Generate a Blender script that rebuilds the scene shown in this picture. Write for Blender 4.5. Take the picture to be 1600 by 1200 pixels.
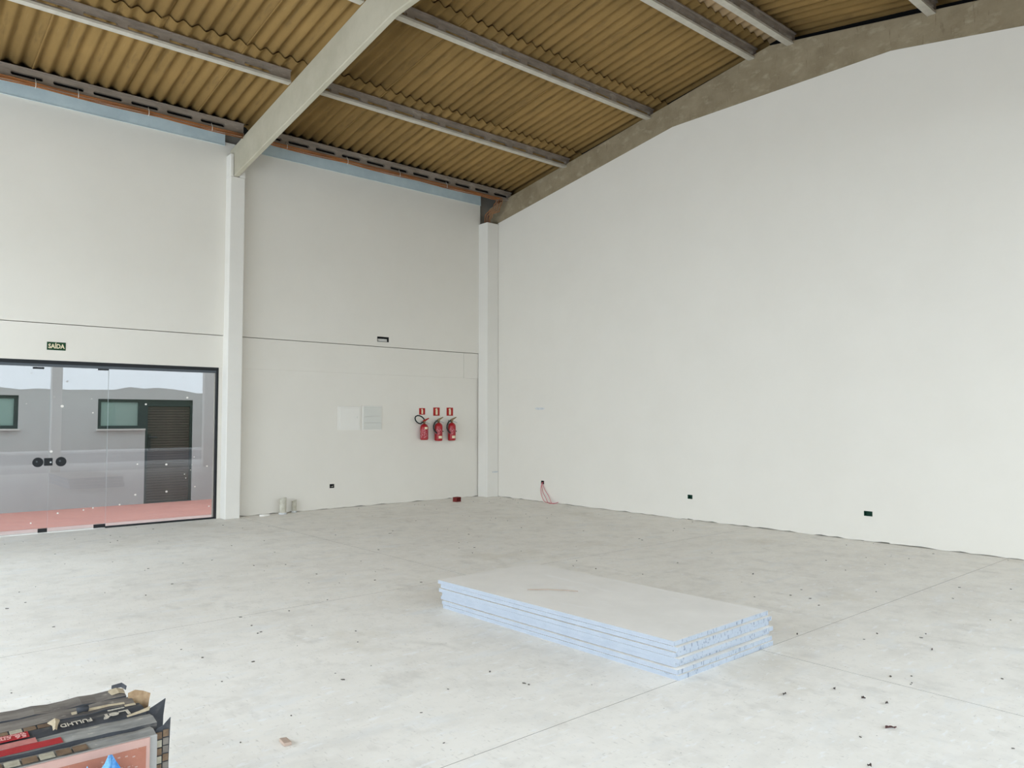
import bpy, math, random
from mathutils import Vector, Matrix
random.seed(7)
for o in list(bpy.data.objects): bpy.data.objects.remove(o)
scene = bpy.context.scene
C = scene.collection

# ---------------------------------------------------------------- camera
F_PX = 1196.74
cam_d = bpy.data.cameras.new('camera'); cam = bpy.data.objects.new('camera', cam_d); C.objects.link(cam)
cam_d.sensor_width = 36.0; cam_d.lens = F_PX / 1600 * 36.0; cam_d.clip_start = 0.05; cam_d.clip_end = 500
_f = Vector((0.65802701, 0.75173659, 0.04350355)); _r = Vector((0.75242148, -0.65868128, 0.00094617)); _u = Vector((-0.02936625, -0.0321104, 0.99905282))
_m = Matrix((( _r.x, _u.x, -_f.x), (_r.y, _u.y, -_f.y), (_r.z, _u.z, -_f.z))).to_4x4()
_m.translation = Vector((-10.05226, -12.21935, 1.6))
cam.matrix_world = _m
scene.camera = cam

# ---------------------------------------------------------------- world, daylight portals, exposure
world = bpy.data.worlds.new('overcast_sky'); scene.world = world; world.use_nodes = True
bg = world.node_tree.nodes['Background']
bg.inputs['Color'].default_value = (0.775, 0.888, 1.0, 1); bg.inputs['Strength'].default_value = 3.0
scene.view_settings.view_transform = 'Standard'; scene.view_settings.look = 'None'
scene.view_settings.gamma = 1.0; scene.view_settings.use_curve_mapping = False
scene.view_settings.exposure = 1.0
FACADE_Y = -12.95; FACADE_TOP = 5.0; END_TOP = 3.9; X_END = -13.0
def portal(name, loc, rot, sx, sy):
    l = bpy.data.lights.new(name, 'AREA'); l.shape = 'RECTANGLE'; l.size = sx; l.size_y = sy
    l.cycles.is_portal = True
    o = bpy.data.objects.new(name, l); C.objects.link(o); o.location = loc; o.rotation_euler = rot
portal('facade_daylight_portal', (X_END/2, FACADE_Y - .25, FACADE_TOP/2), (math.radians(90), 0, 0), -X_END, FACADE_TOP)
portal('end_wall_daylight_portal', (X_END-.25, FACADE_Y/2, END_TOP/2), (math.radians(90), 0, math.radians(-90)), -FACADE_Y, END_TOP)
portal('glass_door_daylight_portal', (-8.07, .25, 1.2), (math.radians(-90), 0, 0), 5.1, 2.4)

# ---------------------------------------------------------------- materials
def mat(name, col, rough=.7, var=None, scale=5., detail=6., spec=.3, metal=0., bump=0., bscale=40., stretch=(1, 1, 1), lo=.35, hi=.65):
    m = bpy.data.materials.new(name); m.use_nodes = True; nt = m.node_tree; b = nt.nodes['Principled BSDF']
    b.inputs['Base Color'].default_value = (*col, 1); b.inputs['Roughness'].default_value = rough
    b.inputs['Specular IOR Level'].default_value = spec; b.inputs['Metallic'].default_value = metal
    tc = nt.nodes.new('ShaderNodeTexCoord'); mp = nt.nodes.new('ShaderNodeMapping'); mp.inputs['Scale'].default_value = stretch
    nt.links.new(tc.outputs['Object'], mp.inputs['Vector'])
    if var:
        n = nt.nodes.new('ShaderNodeTexNoise'); n.inputs['Scale'].default_value = scale; n.inputs['Detail'].default_value = detail; n.inputs['Roughness'].default_value = .65
        r = nt.nodes.new('ShaderNodeValToRGB'); r.color_ramp.elements[0].position = lo; r.color_ramp.elements[1].position = hi
        r.color_ramp.elements[0].color = (*var, 1); r.color_ramp.elements[1].color = (*col, 1)
        nt.links.new(mp.outputs[0], n.inputs['Vector']); nt.links.new(n.outputs['Fac'], r.inputs[0]); nt.links.new(r.outputs[0], b.inputs['Base Color'])
    if bump:
        n2 = nt.nodes.new('ShaderNodeTexNoise'); n2.inputs['Scale'].default_value = bscale; n2.inputs['Detail'].default_value = 4
        bp = nt.nodes.new('ShaderNodeBump'); bp.inputs['Strength'].default_value = bump; bp.inputs['Distance'].default_value = .01
        nt.links.new(mp.outputs[0], n2.inputs['Vector']); nt.links.new(n2.outputs['Fac'], bp.inputs['Height']); nt.links.new(bp.outputs[0], b.inputs['Normal'])
    return m

def overlay(m, col, scale, lo, hi, stretch=(1, 1, 1), amount=1., detail=5., voronoi=False, per_object=False):
    """mix another colour into a material's base colour where a noise passes a threshold"""
    nt = m.node_tree; b = nt.nodes['Principled BSDF']; tc = nt.nodes.new('ShaderNodeTexCoord'); mp = nt.nodes.new('ShaderNodeMapping')
    mp.inputs['Scale'].default_value = stretch; mp.inputs['Location'].default_value = (random.random()*9, random.random()*9, random.random()*9)
    if per_object:
        oi = nt.nodes.new('ShaderNodeObjectInfo'); va = nt.nodes.new('ShaderNodeVectorMath'); va.operation = 'MULTIPLY_ADD'; va.inputs[1].default_value = (37, 23, 11)
        nt.links.new(oi.outputs['Random'], va.inputs[0]); nt.links.new(tc.outputs['Object'], va.inputs[2]); nt.links.new(va.outputs[0], mp.inputs['Vector'])
    else: nt.links.new(tc.outputs['Object'], mp.inputs['Vector'])
    n = nt.nodes.new('ShaderNodeTexVoronoi' if voronoi else 'ShaderNodeTexNoise'); n.inputs['Scale'].default_value = scale
    if not voronoi: n.inputs['Detail'].default_value = detail; n.inputs['Roughness'].default_value = .6
    nt.links.new(mp.outputs[0], n.inputs['Vector'])
    r = nt.nodes.new('ShaderNodeMapRange'); r.inputs['From Min'].default_value = lo; r.inputs['From Max'].default_value = hi; r.inputs['To Max'].default_value = amount
    nt.links.new(n.outputs['Distance' if voronoi else 'Fac'], r.inputs['Value'])
    mx = nt.nodes.new('ShaderNodeMix'); mx.data_type = 'RGBA'; mx.inputs['B'].default_value = (*col, 1)
    s = b.inputs['Base Color']
    if s.is_linked: nt.links.new(s.links[0].from_socket, mx.inputs['A'])
    else: mx.inputs['A'].default_value = s.default_value
    nt.links.new(r.outputs['Result'], mx.inputs['Factor']); nt.links.new(mx.outputs['Result'], s)
    return m

def object_random(m, amt):
    """vary brightness a little from piece to piece"""
    nt = m.node_tree; b = nt.nodes['Principled BSDF']; s = b.inputs['Base Color']
    oi = nt.nodes.new('ShaderNodeObjectInfo'); r = nt.nodes.new('ShaderNodeMapRange'); r.inputs['To Min'].default_value = 1-amt; r.inputs['To Max'].default_value = 1+amt
    h = nt.nodes.new('ShaderNodeHueSaturation'); nt.links.new(oi.outputs['Random'], r.inputs['Value']); nt.links.new(r.outputs['Result'], h.inputs['Value'])
    nt.links.new(s.links[0].from_socket, h.inputs['Color']); nt.links.new(h.outputs[0], s)
    return m

M = {}
M['wall'] = mat('white_wall_paint', (.81, .765, .685), .62, (.79, .745, .665), 1.2, spec=.25, bump=.05, bscale=14)
M['column'] = mat('white_column_paint', (.82, .785, .72), .6, (.80, .765, .70), 2.5, spec=.25)
M['core'] = mat('rough_masonry', (.30, .27, .23), .9)
M['slab'] = mat('concrete_floor', (.91, .875, .81), .55, (.86, .825, .76), .9, spec=.28, bump=.06, bscale=25, lo=.35, hi=.62)
overlay(M['slab'], (.85, .84, .81), 2.2, .55, .70, (1, 2.2, 1), .8)
overlay(M['slab'], (.58, .55, .50), 3.2, .57, .78, (1.6, 1, 1), .6)
overlay(M['slab'], (.89, .885, .87), 11, .62, .72, (1, 3.5, 1), .7)
overlay(M['slab'], (.50, .475, .43), 16, .60, .72, (4, 1, 1), .6)
overlay(M['slab'], (.56, .50, .38), .8, .60, .72, (1, 1, 1), .35)
overlay(M['slab'], (.20, .185, .16), 9, .045, .02, (1, 1, 1), .8, voronoi=True)
overlay(M['slab'], (.70, .67, .615), 4.5, .45, .68, (1, 1.2, 1), .42, detail=12)
overlay(M['slab'], (.93, .92, .90), 8, .60, .66, (1, 2.6, 1), .75, detail=8)
overlay(M['slab'], (.56, .53, .48), 24, .64, .70, (1, 3, 1), .55, detail=6)
M['joint'] = mat('floor_joint_dust', (.30, .28, .24), .9)
M['raw'] = mat('raw_concrete', (0.348, 0.284, 0.188), .85, (0.264, 0.211, 0.134), 2.2, spec=.15, bump=.25, bscale=30)
overlay(M['raw'], (0.464, 0.398, 0.280), 4.5, .55, .70, (1, 1, 2), .6)
overlay(M['raw'], (0.168, 0.128, 0.081), 7, .62, .74, (1, 4, .6), .6)
M['rafter'] = mat('painted_concrete', (0.525, 0.481, 0.375), .75, (0.450, 0.413, 0.312), 2.0, spec=.2, bump=.1, bscale=25)
overlay(M['rafter'], (0.450, 0.388, 0.300), 6, .64, .74, (1, 1, 1), .5)
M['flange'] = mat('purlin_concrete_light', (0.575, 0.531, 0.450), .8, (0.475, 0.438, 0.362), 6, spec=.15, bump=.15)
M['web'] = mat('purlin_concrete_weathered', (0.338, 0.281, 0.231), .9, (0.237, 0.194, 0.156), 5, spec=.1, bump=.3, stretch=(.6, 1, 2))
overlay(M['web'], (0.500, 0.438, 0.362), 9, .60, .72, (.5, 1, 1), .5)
M['sheet'] = mat('fibre_cement_sheet', (0.294, 0.181, 0.065), .85, (0.225, 0.140, 0.050), 1.6, spec=.1, bump=.12, bscale=60, stretch=(1, .5, 1))
overlay(M['sheet'], (0.144, 0.090, 0.037), 3.5, .56, .72, (4, .5, 1), .6)
overlay(M['sheet'], (0.362, 0.256, 0.131), 7, .64, .76, (6, .35, 1), .6)
object_random(M['sheet'], .13)
M['cap'] = mat('ridge_cap_cement', (0.450, 0.312, 0.175), .85, (0.350, 0.237, 0.125), 3, spec=.1)
M['gutter'] = mat('galvanised_gutter', (0.750, 0.862, 0.875), .5, (0.650, 0.762, 0.787), 3, spec=.4, metal=.15)
M['conduit'] = mat('orange_conduit', (0.375, 0.144, 0.044), .6, (0.213, 0.081, 0.027), 9, stretch=(.3, 1, 1))
M['gap_shade'] = mat('painted_gap_shade', (.008, .008, .008), .9, spec=.05)  # black colour standing in for the shade in the hollow roof gaps
M['tie'] = mat('wire_tie', (.75, .72, .66), .5)
M['black'] = mat('black_aluminium', (.012, .013, .015), .45)
M['rail'] = mat('dark_rail', (.06, .07, .08), .35, spec=.5)
M['steel'] = mat('brushed_steel', (.55, .56, .56), .3, metal=.9)
M['white_plastic'] = mat('white_plastic', (.84, .805, .74), .45)
M['pale_plastic'] = mat('pale_green_grey_plastic', (.70, .69, .63), .4)
M['red'] = mat('extinguisher_red', (.38, .006, .012), .35, spec=.5)
M['sign_red'] = mat('sign_red', (.40, .012, .008), .5)
M['cream'] = mat('photoluminescent_cream', (.82, .72, .50), .5)
M['sign_green'] = mat('sign_green', (.004, .045, .012), .5)
M['rubber'] = mat('black_rubber', (.02, .028, .026), .5)
M['brass'] = mat('dull_brass', (.30, .22, .12), .45, metal=.6)
M['label_pink'] = mat('extinguisher_label', (.60, .30, .30), .5, (.36, .008, .02), 55, detail=2, lo=.52, hi=.60)
M['pvc'] = mat('dusty_pvc', (.68, .65, .56), .7, (.50, .46, .36), 14)
M['brick_red'] = mat('red_clay', (.22, .035, .028), .8, (.15, .02, .018), 20)
M['green_box'] = mat('green_conduit_box', (.01, .06, .035), .6)
M['dark'] = mat('dark_interior', (.02, .02, .02), .8)
M['wire'] = mat('red_wire', (.62, .16, .19), .5)
M['putty'] = mat('grey_filler', (.60, .61, .60), .9, (.70, .70, .69), 25, lo=.45, hi=.55)
M['board_face'] = mat('board_face', (.88, .85, .80), .8, (.82, .79, .74), 2.2, spec=.15)
overlay(M['board_face'], (.93, .91, .88), 3, .58, .70, (3, .5, 1), .8)
M['board_edge'] = mat('board_edge', (.42, .45, .495), .75, (.38, .415, .465), 9, spec=.15, bump=.2, bscale=50)
overlay(M['board_edge'], (.12, .14, .18), 9, .70, .76, (1, .5, 1.2), .6, detail=3, per_object=True)
M['board_end'] = mat('board_end', (.42, .45, .495), .75, (.38, .415, .465), 9, spec=.15, bump=.2, bscale=50)
overlay(M['board_end'], (.09, .11, .15), 14, .57, .65, (5, .8, 1.2), .7, detail=3, per_object=True)
M['ext_wall'] = mat('grey_render', (0.350, 0.344, 0.338), .85, (0.331, 0.325, 0.319), 2, bump=.1)
M['ext_frame'] = mat('dark_green_frame', (.018, .026, .026), .5)
M['shutter'] = mat('pale_roller_shutter', (.78, .82, .79), .6)
M['slat'] = mat('dark_brown_slat', (.060, .045, .036), .5, (.040, .030, .026), 8, stretch=(.3, 1, 1))
M['sill'] = mat('grey_stone_sill', (.42, .40, .38), .7)
M['kerb'] = mat('pale_threshold', (.40, .27, .24), .8, (.34, .23, .20), 5)
M['asphalt'] = mat('asphalt', (.09, .09, .095), .9, (.07, .07, .07), 8)
M['pave'] = mat('pale_pavement', (.45, .44, .42), .9, (.38, .37, .35), 5)
M['hedge'] = mat('hedge_green', (.045, .062, .032), .9, (.02, .032, .015), 9, bump=1., bscale=12)
# red pavers: far too small in the photograph to tell apart
pv = bpy.data.materials.new('red_pavers'); pv.use_nodes = True; M['pavers'] = pv
nt = pv.node_tree; b = nt.nodes['Principled BSDF']; b.inputs['Roughness'].default_value = .85
bt = nt.nodes.new('ShaderNodeTexBrick'); bt.inputs['Scale'].default_value = 1; bt.inputs['Brick Width'].default_value = .2; bt.inputs['Row Height'].default_value = .1; bt.inputs['Mortar Size'].default_value = .006
bt.inputs['Color1'].default_value = (.36, .135, .10, 1); bt.inputs['Color2'].default_value = (.31, .11, .085, 1); bt.inputs['Mortar'].default_value = (.30, .15, .12, 1)
tc = nt.nodes.new('ShaderNodeTexCoord'); nt.links.new(tc.outputs['Object'], bt.inputs['Vector']); nt.links.new(bt.outputs['Color'], b.inputs['Base Color'])
# clear float glass: reflects by Fresnel, lets the rest through with a faint blue-green tint
def glass(name, tint, ior=1.52):
    g = bpy.data.materials.new(name); g.use_nodes = True; nt = g.node_tree; nt.nodes.clear()
    out = nt.nodes.new('ShaderNodeOutputMaterial'); mx = nt.nodes.new('ShaderNodeMixShader'); fr = nt.nodes.new('ShaderNodeFresnel'); fr.inputs['IOR'].default_value = ior
    tr = nt.nodes.new('ShaderNodeBsdfTransparent'); tr.inputs['Color'].default_value = (*tint, 1); gl = nt.nodes.new('ShaderNodeBsdfGlossy'); gl.inputs['Roughness'].default_value = .0
    gl.inputs['Color'].default_value = (1, 1, 1, 1)
    nt.links.new(fr.outputs[0], mx.inputs[0]); nt.links.new(tr.outputs[0], mx.inputs[1]); nt.links.new(gl.outputs[0], mx.inputs[2]); nt.links.new(mx.outputs[0], out.inputs['Surface'])
    return g
M['glass'] = glass('clear_glass', (.955, .975, .97))
M['win_glass'] = glass('window_glass', (.9, .95, .94))
M['glass_edge'] = mat('polished_glass_edge', (.62, .70, .70), .2, spec=.6)
# cartons and tile
M['carton_dark'] = mat('printed_carton_dark', (.050, .052, .058), .7, (.035, .036, .04), 18)
overlay(M['carton_dark'], (.25, .22, .18), 14, .60, .75, (.6, 1, 1), .45)
M['carton_dusty'] = mat('dusty_carton', (.215, .190, .160), .85, (.11, .095, .085), 16, stretch=(.35, 1.5, 1))
overlay(M['carton_dusty'], (.42, .38, .31), 40, .62, .74, (.5, 1.5, 1), .6)
M['carton_grey'] = mat('dusty_grey_carton', (.29, .28, .255), .85, (.17, .165, .155), 18, stretch=(.4, 1.4, 1))
overlay(M['carton_grey'], (.55, .50, .40), 26, .62, .70, (.6, 1.5, 1), .7)
M['kraft'] = mat('torn_kraft_board', (.40, .28, .16), .9, (.28, .18, .10), 30)
M['kraft_pale'] = mat('torn_kraft_pale', (.50, .42, .29), .9, (.38, .30, .20), 40)
M['print_wood'] = mat('printed_brown_square', (.20, .13, .075), .7, (.10, .062, .04), 30)
M['print_cream'] = mat('printed_cream_square', (.42, .385, .29), .7, (.28, .25, .19), 40)
M['label_red'] = mat('red_print', (.36, .018, .022), .6, (.30, .012, .016), 30)
M['label_rose'] = mat('faded_red_print', (.46, .18, .155), .7, (.38, .13, .115), 30)
M['print_white'] = mat('cream_ink', (.48, .43, .35), .7)
M['print_pink'] = mat('pink_ink', (.60, .30, .27), .7)
M['terracotta'] = mat('tile_terracotta', (.34, .14, .095), .85, (.29, .115, .075), 12)
overlay(M['terracotta'], (.50, .33, .27), 60, .64, .70, (1, 1, 1), .7)
M['tile_rim'] = mat('tile_rim', (.44, .28, .235), .8, (.40, .25, .21), 9)
M['tile_grey'] = mat('tile_glaze_grey', (.30, .29, .27), .5)
M['blue_film'] = mat('blue_plastic_film', (.20, .46, .72), .25, (.05, .20, .45), 14, spec=.6, lo=.4, hi=.55)
M['leaf'] = mat('dry_leaf', (.045, .030, .024), .8)
M['leaf_red'] = mat('red_brown_leaf', (.085, .035, .032), .8)
M['chip'] = mat('dark_chip', (.10, .085, .07), .9)
M['wood_bit'] = mat('wood_scrap', (.45, .34, .27), .9)

# ---------------------------------------------------------------- mesh helpers
class MB:
    def __init__(s): s.v = []; s.f = []; s.m = []; s.smooth = []
    def face(s, idx, mi=0, sm=False): s.f.append(tuple(idx)); s.m.append(mi); s.smooth.append(sm)
    def box(s, x0, x1, y0, y1, z0, z1, mi=0, top=None):
        b = len(s.v)
        s.v += [(x0,y0,z0),(x1,y0,z0),(x1,y1,z0),(x0,y1,z0),(x0,y0,z1),(x1,y0,z1),(x1,y1,z1),(x0,y1,z1)]
        for k, q in enumerate([(3,2,1,0),(4,5,6,7),(0,1,5,4),(1,2,6,5),(2,3,7,6),(3,0,4,7)]):
            s.face([b+i for i in q], top if (top is not None and k in (0, 1)) else mi)
        return s
    def prism(s, pts, fn, d0, d1, mi=0):
        """pts: 2D outline; fn(a, b, depth) -> 3D"""
        b = len(s.v); n = len(pts)
        s.v += [fn(a, c, d0) for a, c in pts] + [fn(a, c, d1) for a, c in pts]
        s.face([b+i for i in range(n)][::-1], mi); s.face([b+n+i for i in range(n)], mi)
        for i in range(n):
            j = (i+1) % n; s.face((b+i, b+j, b+n+j, b+n+i), mi)
        return s
    def tube(s, path, r, n=10, mi=0, caps=True):
        path = [Vector(p) for p in path]; b = len(s.v); up = Vector((0, 0, 1)); prev = None
        for i, p in enumerate(path):
            t = (path[min(i+1, len(path)-1)] - path[max(i-1, 0)]).normalized()
            a = prev - t*prev.dot(t) if prev is not None else (up if abs(t.z) < .9 else Vector((1, 0, 0))).cross(t)
            if a.length < 1e-6: a = Vector((1, 0, 0)).cross(t)
            a.normalize(); prev = a; c = t.cross(a)
            rr = r[i] if isinstance(r, (list, tuple)) else r
            for k in range(n):
                an = 2*math.pi*k/n; s.v.append(tuple(p + a*rr*math.cos(an) + c*rr*math.sin(an)))
        for i in range(len(path)-1):
            for k in range(n):
                k2 = (k+1) % n; s.face((b+i*n+k, b+i*n+k2, b+(i+1)*n+k2, b+(i+1)*n+k), mi, True)
        if caps:
            s.face([b+k for k in range(n)][::-1], mi); s.face([b+(len(path)-1)*n+k for k in range(n)], mi)
        return s
    def lathe(s, prof, c, n=20, mi=0):
        """prof: (radius, z) from bottom to top around a vertical axis at c"""
        b = len(s.v)
        for r, z in prof:
            for k in range(n):
                a = 2*math.pi*k/n; s.v.append((c[0]+r*math.cos(a), c[1]+r*math.sin(a), c[2]+z))
        for i in range(len(prof)-1):
            for k in range(n):
                k2 = (k+1) % n; s.face((b+i*n+k, b+i*n+k2, b+(i+1)*n+k2, b+(i+1)*n+k), mi, True)
        s.face([b+k for k in range(n)][::-1], mi); s.face([b+(len(prof)-1)*n+k for k in range(n)], mi)
        return s
    def grid_wall(s, us, zs, holes, fn, d0, d1, mi=0):
        """slab in (u, z) with rectangular holes cut right through; fn(u, z, depth) -> 3D"""
        us = sorted(set(us + [h[0] for h in holes] + [h[1] for h in holes])); zs = sorted(set(zs + [h[2] for h in holes] + [h[3] for h in holes]))
        vid = {}
        def v(i, j, d):
            if (i, j, d) not in vid: vid[(i, j, d)] = len(s.v); s.v.append(fn(us[i], zs[j], d))
            return vid[(i, j, d)]
        nu, nz = len(us)-1, len(zs)-1
        def solid(i, j):
            if not (0 <= i < nu and 0 <= j < nz): return False
            cu, cz = (us[i]+us[i+1])/2, (zs[j]+zs[j+1])/2
            return not any(h[0] < cu < h[1] and h[2] < cz < h[3] for h in holes)
        for i in range(nu):
            for j in range(nz):
                if not solid(i, j): continue
                s.face((v(i,j,d0), v(i+1,j,d0), v(i+1,j+1,d0), v(i,j+1,d0)), mi)
                s.face((v(i,j+1,d1), v(i+1,j+1,d1), v(i+1,j,d1), v(i,j,d1)), mi)
                if not solid(i-1, j): s.face((v(i,j,d0), v(i,j+1,d0), v(i,j+1,d1), v(i,j,d1)), mi)
                if not solid(i+1, j): s.face((v(i+1,j,d1), v(i+1,j+1,d1), v(i+1,j+1,d0), v(i+1,j,d0)), mi)
                if not solid(i, j-1): s.face((v(i,j,d1), v(i+1,j,d1), v(i+1,j,d0), v(i,j,d0)), mi)
                if not solid(i, j+1): s.face((v(i,j+1,d0), v(i+1,j+1,d0), v(i+1,j+1,d1), v(i,j+1,d1)), mi)
        return s
    def mesh(s, name, mats):
        me = bpy.data.meshes.new(name); me.from_pydata([tuple(p) for p in s.v], [], s.f)
        for m in (mats if isinstance(mats, (list, tuple)) else [mats]): me.materials.append(M[m] if isinstance(m, str) else m)
        me.polygons.foreach_set('material_index', s.m); me.polygons.foreach_set('use_smooth', s.smooth)
        me.validate(); me.update()
        import bmesh
        bm = bmesh.new(); bm.from_mesh(me); bmesh.ops.recalc_face_normals(bm, faces=bm.faces); bm.to_mesh(me); bm.free()
        return me
    def build(s, name, mats, parent=None, loc=None, bevel=0):
        return link(name, s.mesh(name, mats), parent, loc, bevel)

def link(name, me, parent=None, loc=None, bevel=0):
    o = bpy.data.objects.new(name, me); C.objects.link(o)
    if parent is not None: o.parent = parent
    if loc is not None: o.location = loc
    if bevel:
        bv = o.modifiers.new('bevel', 'BEVEL'); bv.width = bevel; bv.segments = 2; bv.limit_method = 'ANGLE'; bv.angle_limit = .7
    return o
def tag(o, label, cat, group=None, kind=None):
    o['label'] = label; o['category'] = cat
    if group: o['group'] = group
    if kind: o['kind'] = kind
    return o
def struct(o, label=None, cat=None):
    o['kind'] = 'structure'
    if label: o['label'] = label
    if cat: o['category'] = cat
    return o
def empty(name, loc=(0, 0, 0), rz=0):
    o = bpy.data.objects.new(name, None); C.objects.link(o); o.location = loc; o.rotation_euler = (0, 0, rz); o.empty_display_size = .1; return o
def box(name, m, x0, x1, y0, y1, z0, z1, parent=None, bevel=0):
    return MB().box(x0, x1, y0, y1, z0, z1).build(name, m, parent, None, bevel)
def lettering(name, text, m, size, mw, parent=None, bold=0., extrude=.0006, width=None):
    cu = bpy.data.curves.new('t', 'FONT'); cu.body = text; cu.size = size; cu.align_x = 'CENTER'; cu.align_y = 'CENTER'; cu.extrude = extrude; cu.offset = bold; cu.resolution_u = 3
    t = bpy.data.objects.new('t', cu); C.objects.link(t); bpy.context.view_layer.update()
    dg = bpy.context.evaluated_depsgraph_get(); me = bpy.data.meshes.new_from_object(t.evaluated_get(dg))
    bpy.data.objects.remove(t); me.materials.clear(); me.materials.append(M[m])
    xs = [v.co.x for v in me.vertices]; sx = width/(max(xs)-min(xs)) if width else 1
    me.transform(mw @ Matrix.Diagonal((sx, 1, 1, 1)))
    return link(name, me, parent)
def frame_mat(o, xa, ya):
    xa = Vector(xa).normalized(); ya = Vector(ya).normalized(); za = xa.cross(ya)
    m = Matrix((xa, ya, za)).transposed().to_4x4(); m.translation = Vector(o); return m
def srgb(r, g, b): return tuple(((c/255+.055)/1.055)**2.4 if c > 10 else c/255/12.92 for c in (r, g, b))

# ---------------------------------------------------------------- roof geometry shared by beams, purlins and sheets
SL = .169; APEX = -6.43
def roof(y): return 5.957 + SL*(-y if y > APEX else -2*APEX + y)       # top line of the gable beam
def beam_bottom(y):
    d = abs(y-APEX); return min(5.53 + SL*(-APEX - d), 6.325)
MID = (-5.50, -5.26)                                                 # painted column, x range

# ---------------------------------------------------------------- floor
fl = struct(MB().box(X_END, .06, FACADE_Y, .06, -.20, -.028).build('floor', 'joint'), 'pale stained concrete floor slab of the hall', 'floor')
xs = [X_END, -10.5, -5.23, .06]; ys = [FACADE_Y, -9.32, -6.09, .06]
for i in range(3):
    for j in range(3):
        g = .0022
        MB().box(xs[i]+g, xs[i+1]-g, ys[j]+g, ys[j+1]-g, -.03, 0, 1, 0).build('floor_slab', ['slab', 'joint'], fl)

# ---------------------------------------------------------------- wall with the glass door (behind), and its columns
OPEN = (-10.62, -5.555)
rnd = random.Random(3)
def ragged(u): 
    rr = random.Random(int(round(u*1000))); return rr.choice([.0, .002, .004, .010, .016])
def lowfn(u, z, d): return (u, d, ragged(u) if z == 0 and u > -5.5 else z)
us = [X_END, OPEN[0], OPEN[1]] + [-5.5 + .11*k for k in range(51)]
wa = struct(MB().grid_wall(us, [0, 2.385], [(OPEN[0], OPEN[1], 0, 2.385), (-3.59, -3.50, .36, .43)], lowfn, 0, .06).build('wall_back', 'wall'), 'white painted wall with the glass door and fire extinguishers', 'wall')
def afn(u, z, d): return (u, d, z)
b1 = MB().grid_wall([X_END, -.665], [2.385, 2.893], [], afn, -.020, .06).build('wall_band', 'wall', wa)
MB().grid_wall([-.66, .03], [2.385, 2.893], [], afn, -.020, .06).build('wall_band', 'wall', wa)
MB().grid_wall([X_END, -.262, .03], [2.903, 5.54, 6.02], [(-2.68, -2.43, 2.99, 3.085), (-.262, .03, 5.54, 6.02)], afn, -.036, .06).build('upper_wall', 'wall', wa)
MB().grid_wall([X_END, .4], [-.2, 0, 7.2], [(OPEN[0], OPEN[1], 0, 2.385)], afn, .06, .2).build('wall_core', 'core', wa)
box('filler_block', 'white_plastic', -2.645, -2.445, .0, .05, 2.998, 3.05, wa, .006)
lb = MB()
for q in ((-2.679, -2.431, .05, .058, 2.991, 3.084), (-2.679, -2.672, -.034, .05, 2.991, 3.084), (-2.438, -2.431, -.034, .05, 2.991, 3.084), (-2.672, -2.438, -.034, .05, 3.076, 3.084), (-2.672, -2.438, -.034, .05, 2.991, 2.997)): lb.box(*q)
lb.build('hole_shade_liner', 'dark', wa)  # dark liner paints the shade inside the wall hole

col = empty('concrete_column', ((MID[0]+MID[1])/2, 0, 0)); tag(col, 'white painted concrete column beside the glass door carrying the roof beam', 'column')
cw = (MID[1]-MID[0])/2
MB().box(-cw, cw, -.22, .0, 0, 5.44).build('shaft', 'column', col, None, .012)
mb = MB()
MB().box(-cw, -cw+.05, -.22, .0, 5.44, 5.80).build('notch_cheek', 'column', col, None, .008); MB().box(cw-.095, cw, -.22, .0, 5.44, 5.62).build('notch_cheek', 'column', col, None, .008)
cc = empty('concrete_column', (-.15, 0, 0)); tag(cc, 'white painted corner column with cut-off top below the conduits', 'column')
MB().box(-.15, .147, -.32, -.03, 0, 5.56).build('shaft', 'column', cc, None, .012)

# ---------------------------------------------------------------- gable wall (right)
ZO = .355
def gfn(u, z, d):
    zz = z
    if z == 0: zz = ragged(u)
    if z == 99: zz = beam_bottom(u) + .004
    return (d, u, zz)
us = [-.32 - .115*k for k in range(110)] + [-4.86, -8.0] + [.03]
outs = [(-1.66, -1.58, ZO-.02, ZO+.045), (-5.02, -4.93, ZO-.03, ZO+.035), (-7.80, -7.69, ZO-.03, ZO+.035)]
wb = struct(MB().grid_wall([u for u in us if u > FACADE_Y], [0, 2.6, 99], outs, gfn, 0, .06).build('wall_right', 'wall'), 'tall white painted gable wall under the raw concrete beam', 'wall')
def cfn(u, z, d): return (d, u, z)
MB().grid_wall([FACADE_Y, .2], [-.2, 7.9], [], cfn, .25, .4).build('wall_core', 'core', wb)
MB().grid_wall([FACADE_Y, .06], [-.2, 5.5], [], cfn, .062, .25).build('wall_infill', 'core', wb)
gs = [(.02, roof(.02)-.1), (APEX, roof(APEX)-.1), (-12.9, roof(-12.9)-.1), (-12.9, roof(-12.9)+.2), (APEX, roof(APEX)+.2), (.02, roof(.02)+.2)]
MB().prism(gs, lambda a, c, d: (d, a, c), .242, .249).build('gap_shade_strip', 'gap_shade', wb)  # black strip paints the shade in the gap above the gable beam
# unseen ends of the hall
wl = struct(MB().grid_wall([FACADE_Y, .2], [0, END_TOP, 7.9], [(FACADE_Y+.3, -.3, 0, END_TOP)], cfn, X_END-.2, X_END).build('wall_left', 'wall'), 'white end wall of the hall', 'wall')
wf = struct(MB().grid_wall([X_END, .4], [0, FACADE_TOP, 7.2], [(X_END, -10.95, 0, FACADE_TOP), (-10.7, -5.5, 0, FACADE_TOP), (-5.25, -1.2, 0, FACADE_TOP)], afn, FACADE_Y-.2, FACADE_Y).build('wall_front', 'wall'), 'street front of the hall with wide open bays', 'wall')

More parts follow.
